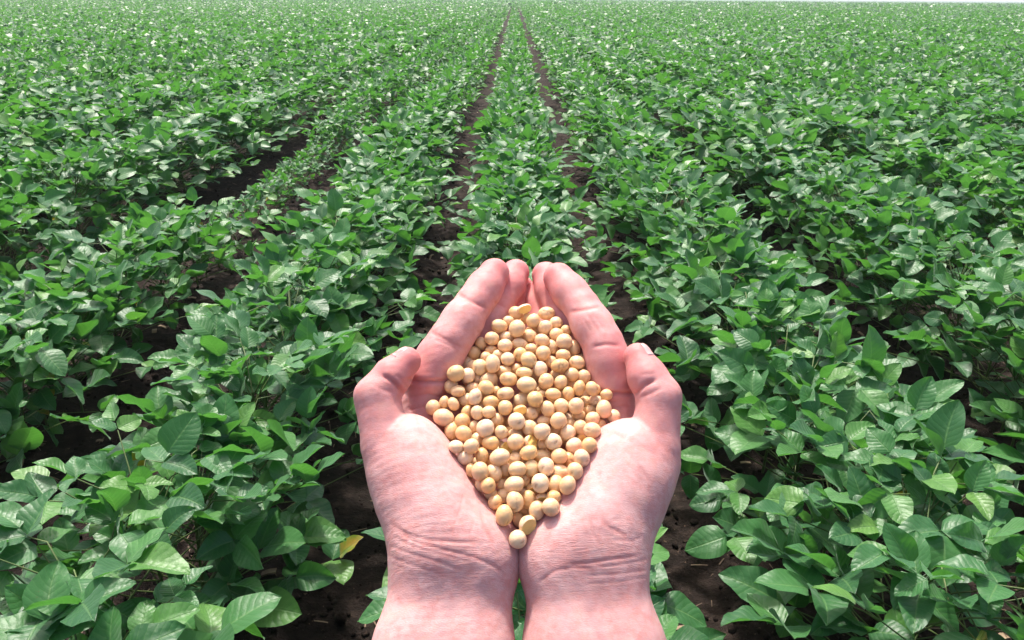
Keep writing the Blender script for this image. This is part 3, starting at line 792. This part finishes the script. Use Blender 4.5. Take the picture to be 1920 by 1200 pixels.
# ---------------------------------------------------------------- leaves
def leaf_material(name, yellow=False):
    N = NT(name)
    s = N.n('Attribute', attribute_name='leaf_s').outputs['Fac']
    t = N.n('Attribute', attribute_name='leaf_t').outputs['Fac']
    oi = N.n('ObjectInfo')
    rnd = N.math('FRACT', N.math('ADD', oi.outputs['Random'], N.n('Attribute', attribute_name='rnd').outputs['Fac']))
    pos = N.n('NewGeometry').outputs['Position']
    at = N.math('ABSOLUTE', t)
    c = N.ramp(rnd, [(0.0, (0.024, 0.103, 0.034)), (0.35, (0.039, 0.150, 0.045)), (0.75, (0.058, 0.195, 0.050)), (0.92, (0.092, 0.250, 0.048)), (1.0, (0.128, 0.285, 0.050))])
    c = N.mix(N.math('MULTIPLY', N.ramp(N.noise(pos, 60, 3, 0.6), [(0.35, (0, 0, 0)), (0.75, (1, 1, 1))]), 0.45), c, (0.034, 0.120, 0.028, 1))
    if yellow:
        yb = N.ramp(N.noise(pos, 38, 2, 0.5), [(0.46, (0, 0, 0)), (0.62, (1, 1, 1))])
        c = N.mix(yb, (0.16, 0.24, 0.02, 1), N.mix(N.noise(pos, 120, 2), (0.42, 0.33, 0.03, 1), (0.30, 0.15, 0.04, 1)))
    spots = N.ramp(N.noise(pos, 240, 2, 0.5), [(0.715, (0, 0, 0)), (0.75, (1, 1, 1))])
    c = N.mix(N.math('MULTIPLY', spots, 0.55), c, (0.10, 0.085, 0.025, 1))
    # side veins run forward from the midrib
    v = N.math('FRACT', N.math('MULTIPLY', N.math('SUBTRACT', s, N.math('ADD', N.math('MULTIPLY', at, 0.22), N.math('MULTIPLY', N.noise(pos, 45, 2), 0.09))), 8.0))
    vein = N.math('ABSOLUTE', N.math('SUBTRACT', v, 0.5))                       # 0.5 on the vein
    veinm = N.n('MapRange', {'Value': vein, 'From Min': 0.43, 'From Max': 0.49}).outputs[0]
    rib = N.n('MapRange', {'Value': at, 'From Min': 0.075, 'From Max': 0.02}).outputs[0]
    vm = N.math('MAXIMUM', N.math('MULTIPLY', veinm, 0.55), rib)
    c = N.mix(N.math('MULTIPLY', vm, 0.6), c, (0.13, 0.27, 0.085, 1))
    under = N.mix(0.55, c, (0.105, 0.20, 0.085, 1))
    back = N.n('NewGeometry').outputs['Backfacing']
    c2 = N.mix(back, c, under)
    h = N.math('SUBTRACT', N.math('MULTIPLY', N.math('SINE', N.math('MULTIPLY', v, math.pi)), 0.8), N.math('MULTIPLY', rib, 1.0))
    h = N.math('ADD', h, N.math('MULTIPLY', N.noise(pos, 75, 3, 0.6), 2.2))
    nrm = N.bump(h, 0.0006, 0.75)
    N.p(Base_Color=c2, Roughness=N.math('ADD', 0.43, N.math('MULTIPLY', back, 0.2)), Specular_IOR_Level=0.5, Normal=nrm)
    N.p(Sheen_Weight=0.34, Sheen_Roughness=0.4, Sheen_Tint=(0.85, 1.0, 0.88, 1))
    tr = N.n('BsdfTranslucent', {'Color': N.mix(0.6, c, (0.10, 0.34, 0.02, 1) if not yellow else (0.5, 0.4, 0.03, 1)), 'Normal': nrm})
    mx_ = N.n('MixShader', {0: 0.38, 1: N.b.outputs[0], 2: tr.outputs[0]})
    N.t.links.new(mx_.outputs[0], N.out.inputs[0])
    return N.m
LEAF = leaf_material('soybean_leaf'); LEAF_Y = leaf_material('yellowed_leaf', True)
def stem_material():
    N = NT('soybean_stem')
    pos = N.n('NewGeometry').outputs['Position']
    N.p(Base_Color=N.mix(N.noise(pos, 90, 3), (0.055, 0.115, 0.025, 1), (0.11, 0.135, 0.04, 1)), Roughness=0.6)
    return N.m
STEM = stem_material()
def leaf_grid(ns, nt, seed):
    """one ovate leaflet of unit length along +Y, upper side +Z: folded on the midrib, drooping, wavy edge.
    Returns vertices, quads, s and t"""
    rs = np.random.RandomState(seed)
    W = rs.uniform(0.35, 0.43); fold = rs.uniform(0.12, 0.55); droop = rs.uniform(0.05, 0.55); wave = rs.uniform(0.02, 0.05)
    twist = rs.uniform(-0.35, 0.35); skew = rs.uniform(-0.05, 0.05); cup = rs.uniform(-0.15, 0.35)
    s = np.linspace(0, 1, ns + 1)[:, None]; t = np.linspace(-1, 1, nt + 1)[None]
    w = W * np.sin(math.pi * np.clip(s, 0, 1) ** 0.74) ** 0.62 * (1 - 0.16 * s) + 0.012
    a = s * droop                                           # bend of the midrib
    yy = np.sin(a) / max(droop, 1e-3); zz = -(1 - np.cos(a)) / max(droop, 1e-3)
    x = w * t * math.cos(fold) + skew * np.sin(s * 3)
    z = zz + np.abs(t) * w * math.sin(fold) - cup * (w * t) ** 2 * 2.2 + wave * np.sin(s * rs.uniform(9, 14) + t * 2.5) * np.abs(t) + 0 * x
    tw = twist * s
    X = x * np.cos(tw) - (z - zz) * np.sin(tw); Z = zz + x * np.sin(tw) + (z - zz) * np.cos(tw)
    V = np.stack([X, yy + 0 * X, Z], -1).reshape(-1, 3)
    i, j = np.meshgrid(np.arange(ns), np.arange(nt), indexing='ij'); q = (i * (nt + 1) + j).ravel()
    Q = np.stack([q, q + 1, q + nt + 2, q + nt + 1], 1)
    return V, Q, (s + 0 * t).ravel(), (0 * s + t).ravel()
NLEAF = 12
LOD = {0: [leaf_grid(9, 6, s) for s in range(NLEAF)], 1: [leaf_grid(4, 4, s) for s in range(NLEAF)], 2: [leaf_grid(2, 2, s) for s in range(NLEAF)]}
def leaf_kite(seed):
    """a far leaflet: one face folded on the midrib"""
    r_ = np.random.RandomState(seed)
    w, f, d = r_.uniform(0.34, 0.42), r_.uniform(-0.05, 0.2), r_.uniform(0.05, 0.3)
    V = np.array([[0, 0, 0], [w, 0.42, f], [0, 1, -d], [-w, 0.42, f]])
    return V, np.array([[0, 1, 2, 3]]), np.array([0, 0.42, 1, 0.42]), np.array([0, 0.9, 0, -0.9])
LOD[3] = [leaf_kite(s) for s in range(NLEAF)]
def leaf_mesh(g, mat):
    me = np_mesh('leaf', g[0], g[1], mat); add_attr(me, 'leaf_s', g[2]); add_attr(me, 'leaf_t', g[3]); return me
LEAF_ME = [leaf_mesh(g, LEAF) for g in LOD[0]]; LEAF_YME = [leaf_mesh(g, LEAF_Y) for g in LOD[0][:4]]

def unit(v): return v / np.linalg.norm(v)
def layout(rs, height=0.40, spread=1.0, n=26, leaf=0.079):
    """one plant: leaflets as (variant, 3x3 axes, position, size, node fraction) and stem lines"""
    leaves = []; lines = []
    lean = rs.normal(0, 0.03, 2)
    def stem_at(z): return np.array([lean[0] * z / height, lean[1] * z / height, z])
    lines.append(([np.array([0, 0, -0.02]), stem_at(height * 0.5), stem_at(height * 0.93)], 0.0042))
    az = rs.uniform(0, 6.28)
    for i in range(n):
        f = (i + 0.5) / n
        az += 2.4 + rs.normal(0, 0.35)
        z = height * (0.16 + 0.78 * f)
        el = R(rs.uniform(6, 34) + 36 * f)
        L = (0.27 - 0.13 * f) * rs.uniform(0.7, 1.2) * spread
        base = stem_at(z)
        d = np.array([math.cos(az) * math.cos(el), math.sin(az) * math.cos(el), math.sin(el)])
        tip = base + d * L
        tip[2] = min(tip[2], height * 1.12 + rs.uniform(-0.03, 0.02))
        mid = base + d * L * 0.5 + np.array([0, 0, 0.012])
        lines.append(([base, mid, tip], 0.0019))
        size = leaf * rs.uniform(0.72, 1.25) * (1.08 - 0.42 * max(0, f - 0.6))
        # the whole leaf tips its three leaflets together, then each goes its own way
        pitch = R(rs.normal(13, 24)); tilt = R(rs.normal(0, 20))
        for k, da in enumerate((0, 1, -1)):
            a2 = az + da * R(rs.uniform(62, 92))
            e2 = pitch * (1 if da == 0 else 0.4) + R(rs.normal(9, 16)) + tilt * da
            ax_ = np.array([math.cos(a2) * math.cos(e2), math.sin(a2) * math.cos(e2), math.sin(e2)])
            side = unit(np.cross(ax_, [0, 0, 1.0]))
            up = np.cross(side, ax_)
            ro = R(rs.normal(0, 24))
            nn = up * math.cos(ro) + side * math.sin(ro)
            xx = np.cross(ax_, nn)
            off = 0.022 if da == 0 else 0.004
            p = tip + (d * 0.6 + ax_ * 0.4) * off
            leaves.append((rs.randint(NLEAF), np.stack([xx, ax_, nn], 1), p, size * (1.0 if da == 0 else 0.9) * rs.uniform(0.92, 1.06), f))
    return leaves, lines
def stem_arrays(lines, sides=5):
    V, Q, base = [], [], 0
    for pts, r in lines:
        for i, p in enumerate(pts):
            t = unit(pts[min(i + 1, len(pts) - 1)] - pts[max(i - 1, 0)])
            a = unit(np.cross(t, [0.31, 0.95, 0.1])); b = np.cross(t, a)
            rr = r * (1 - 0.35 * i / (len(pts) - 1))
            for k in range(sides):
                g = 2 * math.pi * k / sides
                V.append(p + rr * (a * math.cos(g) + b * math.sin(g)))
        for i in range(len(pts) - 1):
            for k in range(sides):
                q = base + i * sides; k2 = (k + 1) % sides
                Q.append((q + k, q + k2, q + sides + k2, q + sides + k))
        base += len(pts) * sides
    return np.array(V), np.array(Q)
def foliage_arrays(leaves, lod, rs, big=1.0, keep=1.0):
    V, Q, S, T, Rn, base = [], [], [], [], [], 0
    for v, A, p, size, f in leaves:
        if keep < 1 and rs.rand() > keep: continue
        g = LOD[lod][v]
        V.append(g[0] * size * big @ A.T + p); Q.append(g[1] + base); S.append(g[2]); T.append(g[3])
        Rn.append(np.full(len(g[0]), (0.35 * f + 0.65 * rs.rand())))
        base += len(g[0])
    return np.concatenate(V), np.concatenate(Q), np.concatenate(S), np.concatenate(T), np.concatenate(Rn)

# ---------------------------------------------------------------- which plants the photograph shows
STEP = 0.165
def row_state(k, y):
    """height and spread of the crop along row k: two open furrows beside the middle row, a stunted stretch on the left"""
    hgt, spr = 0.40, 1.0
    f = min(max((y - 3.5) / 4.5, 0), 1)
    if k == 0: spr = 1.04 - 0.04 * f
    elif k == -1: spr = 1.19 - 0.14 * f
    elif k == 1: spr = 1.24 - 0.17 * f
    elif k > 1: hgt, spr = 0.43, 1.30
    elif k < -2: hgt, spr = 0.42, 1.28
    if k == -2:
        if 3.6 < y < 6.4: hgt, spr = 0.20, 0.55
        elif y <= 3.6: hgt, spr = 0.35, 0.98
        elif y < 8: hgt, spr = 0.30, 0.75
    return hgt, spr
CAM_MI = np.array(CAM_M.inverted())
def project(P):
    c = P @ CAM_MI[:3, :3].T + CAM_MI[:3, 3]
    z = np.maximum(-c[:, 2], 1e-3)
    return 960 + FPX * c[:, 0] / z, 600 - FPX * c[:, 1] / z, -c[:, 2]
rs = np.random.RandomState(21)
def row_plants(y0, y1, step, jit, margin, far_x=1.0):
    out = []
    kmax = int((1.02 * y1 + margin + 1.2) / ROW) + 1
    for k in range(-kmax, kmax + 1):
        ys = np.arange(y0, y1, step); ys = ys + rs.uniform(-0.35, 0.35, len(ys)) * step
        xs = ROW_X0 + k * ROW + rs.normal(0, jit, len(ys)) + 0.012 * np.sin(ys * 0.5) + (np.sign(k) * (-0.045 + 0.075 * np.clip((ys - 3.0) / 5, 0, 1)) if abs(k) == 1 else 0) + 0
        m = np.abs(xs) < (1.0 if y0 < 30 else 0.85) * ys + margin
        out.append(np.stack([xs[m], ys[m], np.full(m.sum(), k)], 1))
    return np.concatenate(out)
near = row_plants(0.42, 9.0, STEP, 0.018, 1.6)
px_, py_, pz_ = project(np.stack([near[:, 0], near[:, 1], np.full(len(near), 0.28)], 1))
marg = 0.28 * FPX / np.maximum(pz_, 0.2)
inview = (pz_ > 0.2) & (px_ > -marg * 0.8) & (px_ < 1920 + marg * 0.8) & (py_ < 1200 + marg * 0.9) & (py_ > 0)
# plants wholly behind the hands and arms do not show
hidden = (py_ > 560) & (px_ > 720) & (px_ < 1225) & (px_ - marg > 700) & (px_ + marg < 1240)
order = np.argsort(pz_ + np.where(inview & ~hidden, 0, 1e6))
N_IND, N_LEAFY = 300, 120
ind = order[:N_IND]
rest = near[order[N_IND:]]
y_far = near[ind, 1].max()
def row_name(k):
    if k == 0: return 'in middle row behind the hands'
    side = 'left' if k < 0 else 'right'
    return f'in {ordinal(abs(k))} row {side} of the hands'
PROTO = []
for i in range(14):
    lv, ln = layout(np.random.RandomState(100 + i))
    a = foliage_arrays(lv, 1, np.random.RandomState(i))
    me = np_mesh('foliage', a[0], a[1], LEAF); add_attr(me, 'leaf_s', a[2]); add_attr(me, 'leaf_t', a[3]); add_attr(me, 'rnd', a[4])
    sv, sq = stem_arrays(ln, 4)
    PROTO.append((me, np_mesh('stem', sv, sq, STEM), lv))
count = {}
LOOKS = {True: 'small stunted yellowish soybean plant', False: 'leafy green soybean plant'}
for rank, i in enumerate(sorted(ind, key=lambda q: near[q, 1])):
    x, y, k = near[i]; k = int(k)
    count[k] = count.get(k, 0) + 1
    hgt, spr = row_state(k, y)
    r1 = np.random.RandomState(1000 + int(i))
    hgt *= r1.uniform(0.9, 1.1)
    stunted = hgt < 0.26
    M = Matrix.Translation((x, y, float(soil_z(np.array([x]), np.array([y]))[0]))) @ Matrix.Rotation(r1.uniform(0, 6.28), 4, 'Z')
    pl = empty('soybean_plant', M)
    what = LOOKS[stunted]
    if k == -2 and y <= 3.6: what = 'soybean plant with some yellowed leaves'
    tag(pl, f'{what}, {ordinal(count[k])} from front {row_name(k)}', 'plant', 'soybean plants growing in rows')
    if pz_[i] < np.sort(pz_[ind])[N_LEAFY]:
        lv, ln = layout(r1, hgt, spr, n=(31 if spr > 1.1 else 27) if not stunted else 12, leaf=0.081 if not stunted else 0.060)
        sv, sq = stem_arrays(ln)
        link(bpy.data.objects.new('stem', np_mesh('stem', sv, sq, STEM)), pl)
        pyel = 0.005 if k not in (-2,) else 0.022
        if k in (1, 2) and y < 1.6: pyel = 0.012
        for v, A, p, size, f in lv:
            yel = f < 0.45 and r1.rand() < pyel * 2
            o = bpy.data.objects.new('leaf', (LEAF_YME[v % 4] if yel else LEAF_ME[v]))
            col.objects.link(o); o.parent = pl
            B = A * size * (0.7 if yel else 1)
            o.matrix_local = Matrix(((*B[0], p[0]), (*B[1], p[1]), (*B[2], p[2]), (0, 0, 0, 1)))
    else:
        fm, sm, _ = PROTO[r1.randint(len(PROTO))]
        sc = hgt / 0.40
        pl.scale = (spr * (0.75 + 0.25 * sc), spr * (0.75 + 0.25 * sc), sc)
        link(bpy.data.objects.new('stem', sm), pl)
        fo = link(bpy.data.objects.new('foliage', fm), pl); fo['kind'] = 'stuff'

# the rest of the crop: the same plants row after row out to the horizon, in fewer and fewer faces
def field_mass():
    VV, QQ, SS, TT, RR = [], [], [], [], []
    base = 0
    def put(arr, pos, hs, rs):
        nonlocal base
        V, Q, S, T, Rn = arr
        n = len(pos)
        if n == 0: return
        a = rs.rand(n) * 6.2832; ca, sa = np.cos(a)[:, None], np.sin(a)[:, None]
        X = V[None, :, 0] * hs[:, 1:2]; Y = V[None, :, 1] * hs[:, 1:2]; Z = V[None, :, 2] * hs[:, 0:1]
        W = np.stack([X * ca - Y * sa + pos[:, 0:1], X * sa + Y * ca + pos[:, 1:2], Z - 0.02], -1).reshape(-1, 3)
        VV.append(W.astype(np.float32)); QQ.append((Q[None] + (base + np.arange(n) * len(V))[:, None, None]).reshape(-1, 4).astype(np.int32))
        SS.append(np.tile(S, n).astype(np.float32)); TT.append(np.tile(T, n).astype(np.float32))
        RR.append(((Rn[None] + rs.rand(n)[:, None] * 0.35) % 1.0).ravel().astype(np.float32))
        base += n * len(V)
    r2 = np.random.RandomState(77)
    def band(pts, lod, protos, keep=1.0, big=1.0, nleaf=26):
        arrs = []
        for i in range(protos):
            lv, _ = layout(np.random.RandomState(300 + i + 50 * lod + int(100 * big)), n=nleaf)
            arrs.append(foliage_arrays(lv, lod, np.random.RandomState(i), big, keep))
        which = r2.randint(protos, size=len(pts))
        st = np.array([row_state(int(k), y) for _, y, k in pts]); st[:, 0] /= 0.40
        if big > 1.25: st[np.abs(pts[:, 2]) <= 1, 1] *= 0.90 if big < 1.6 else 0.78       # larger far leaves must not close the two open furrows
        st[:, 0] *= r2.uniform(0.9, 1.12, len(pts)) * (1 + 0.06 * vnoise(pts[:, 0] * 0.25, pts[:, 1] * 0.25, 5))
        for i in range(protos): put(arrs[i], pts[which == i], st[which == i], r2)
    close = (rest[:, 1] < 3.2) & (np.abs(rest[:, 0]) < 2.6)
    band(rest[close], 1, 10)
    band(rest[~close], 2, 10, keep=0.85, big=1.06)
    band(row_plants(9.0, 14, STEP, 0.02, 1.5), 2, 10, keep=0.72, big=1.12)
    band(row_plants(14, 36, 0.20, 0.03, 2), 3, 10, keep=0.62, big=1.3)
    band(row_plants(36, 100, 0.42, 0.04, 3), 3, 8, keep=0.24, big=1.9)
    # far: single big leaf faces keep the broken texture up to the horizon
    def scatter(y0, y1, n, size):
        yy = np.sqrt(r2.uniform(y0 * y0, y1 * y1, n)); xx = r2.uniform(-0.85, 0.85, n) * yy
        k = np.round((xx - ROW_X0) / ROW); lim = 0.27
        xx = ROW_X0 + k * ROW + np.clip(xx - ROW_X0 - k * ROW, -lim, lim)
        zz = 0.36 + r2.normal(0, 0.035, n)
        g = LOD[3][3]; m = len(g[0])
        a = r2.rand(n) * 6.283; e = r2.normal(0.1, 0.5, n); ro = r2.normal(0, 0.5, n)
        ax_ = np.stack([np.cos(a) * np.cos(e), np.sin(a) * np.cos(e), np.sin(e)], 1)
        sd = np.cross(ax_, [0, 0, 1.0]); sd /= np.linalg.norm(sd, axis=1, keepdims=True)
        up = np.cross(sd, ax_); nn = up * np.cos(ro)[:, None] + sd * np.sin(ro)[:, None]; xs_ = np.cross(ax_, nn)
        A = np.stack([xs_, ax_, nn], 2) * (size * r2.uniform(0.7, 1.3, n))[:, None, None]
        W = np.einsum('nij,mj->nmi', A, g[0]) + np.stack([xx, yy, zz], 1)[:, None]
        nonlocal base
        VV.append(W.reshape(-1, 3).astype(np.float32)); QQ.append((g[1][None] + (base + np.arange(n) * m)[:, None, None]).reshape(-1, 4).astype(np.int32))
        SS.append(np.tile(g[2], n).astype(np.float32)); TT.append(np.tile(g[3], n).astype(np.float32)); RR.append(np.repeat(r2.rand(n), m).astype(np.float32))
        base += n * m
    scatter(90, 260, 72000, 0.42)
    # the closed canopy far off, one undulating sheet
    yy = np.geomspace(110, 1500, 60); xx = np.linspace(-1.2, 1.2, 120)
    Yg, Xr = np.meshgrid(yy, xx, indexing='ij'); Xg = Xr * Yg
    Zg = 0.24 + 0.05 * vnoise(Xg * 0.7, Yg * 0.35, 9)
    Vs = np.stack([Xg, Yg, Zg], -1).reshape(-1, 3)
    i, j = np.meshgrid(np.arange(59), np.arange(119), indexing='ij'); q = (i * 120 + j).ravel()
    VV.append(Vs.astype(np.float32)); QQ.append((np.stack([q, q + 1, q + 121, q + 120], 1) + base).astype(np.int32))
    SS.append(np.full(len(Vs), 0.3, np.float32)); TT.append(np.full(len(Vs), 0.5, np.float32)); RR.append(r2.rand(len(Vs)).astype(np.float32))
    me = np_mesh('soybean_crop', np.concatenate(VV), np.concatenate(QQ), LEAF)
    add_attr(me, 'leaf_s', np.concatenate(SS)); add_attr(me, 'leaf_t', np.concatenate(TT)); add_attr(me, 'rnd', np.concatenate(RR))
    o = link(bpy.data.objects.new('soybean_crop', me))
    tag(o, 'mass of green soybean crop running in rows to the horizon', 'crop', kind='stuff')
    print('FIELD quads', len(me.polygons), 'ind', len(ind), 'y_far', y_far)
field_mass()

# ---------------------------------------------------------------- summer air over the field
def haze():
    N = NT('haze')
    N.t.nodes.remove(N.b)
    v = N.n('VolumePrincipled', {'Color': (0.93, 0.97, 1.0, 1), 'Density': HAZE, 'Anisotropy': 0.2})
    N.t.links.new(v.outputs[0], N.out.inputs['Volume'])
    a, b = np.array([-1600, -80, -1.2]), np.array([1600, 1700, 2.6])
    V = np.array([[(a, b)[i][0], (a, b)[j][1], (a, b)[k][2]] for i in (0, 1) for j in (0, 1) for k in (0, 1)])
    F = np.array([[0, 1, 3, 2], [4, 6, 7, 5], [0, 4, 5, 1], [2, 3, 7, 6], [0, 2, 6, 4], [1, 5, 7, 3]])
    o = link(bpy.data.objects.new('haze', np_mesh('haze', V, F, N.m, smooth=False)))
    tag(o, 'thin pale summer haze over the field', 'haze', kind='stuff')
HAZE = 0.0009
haze()
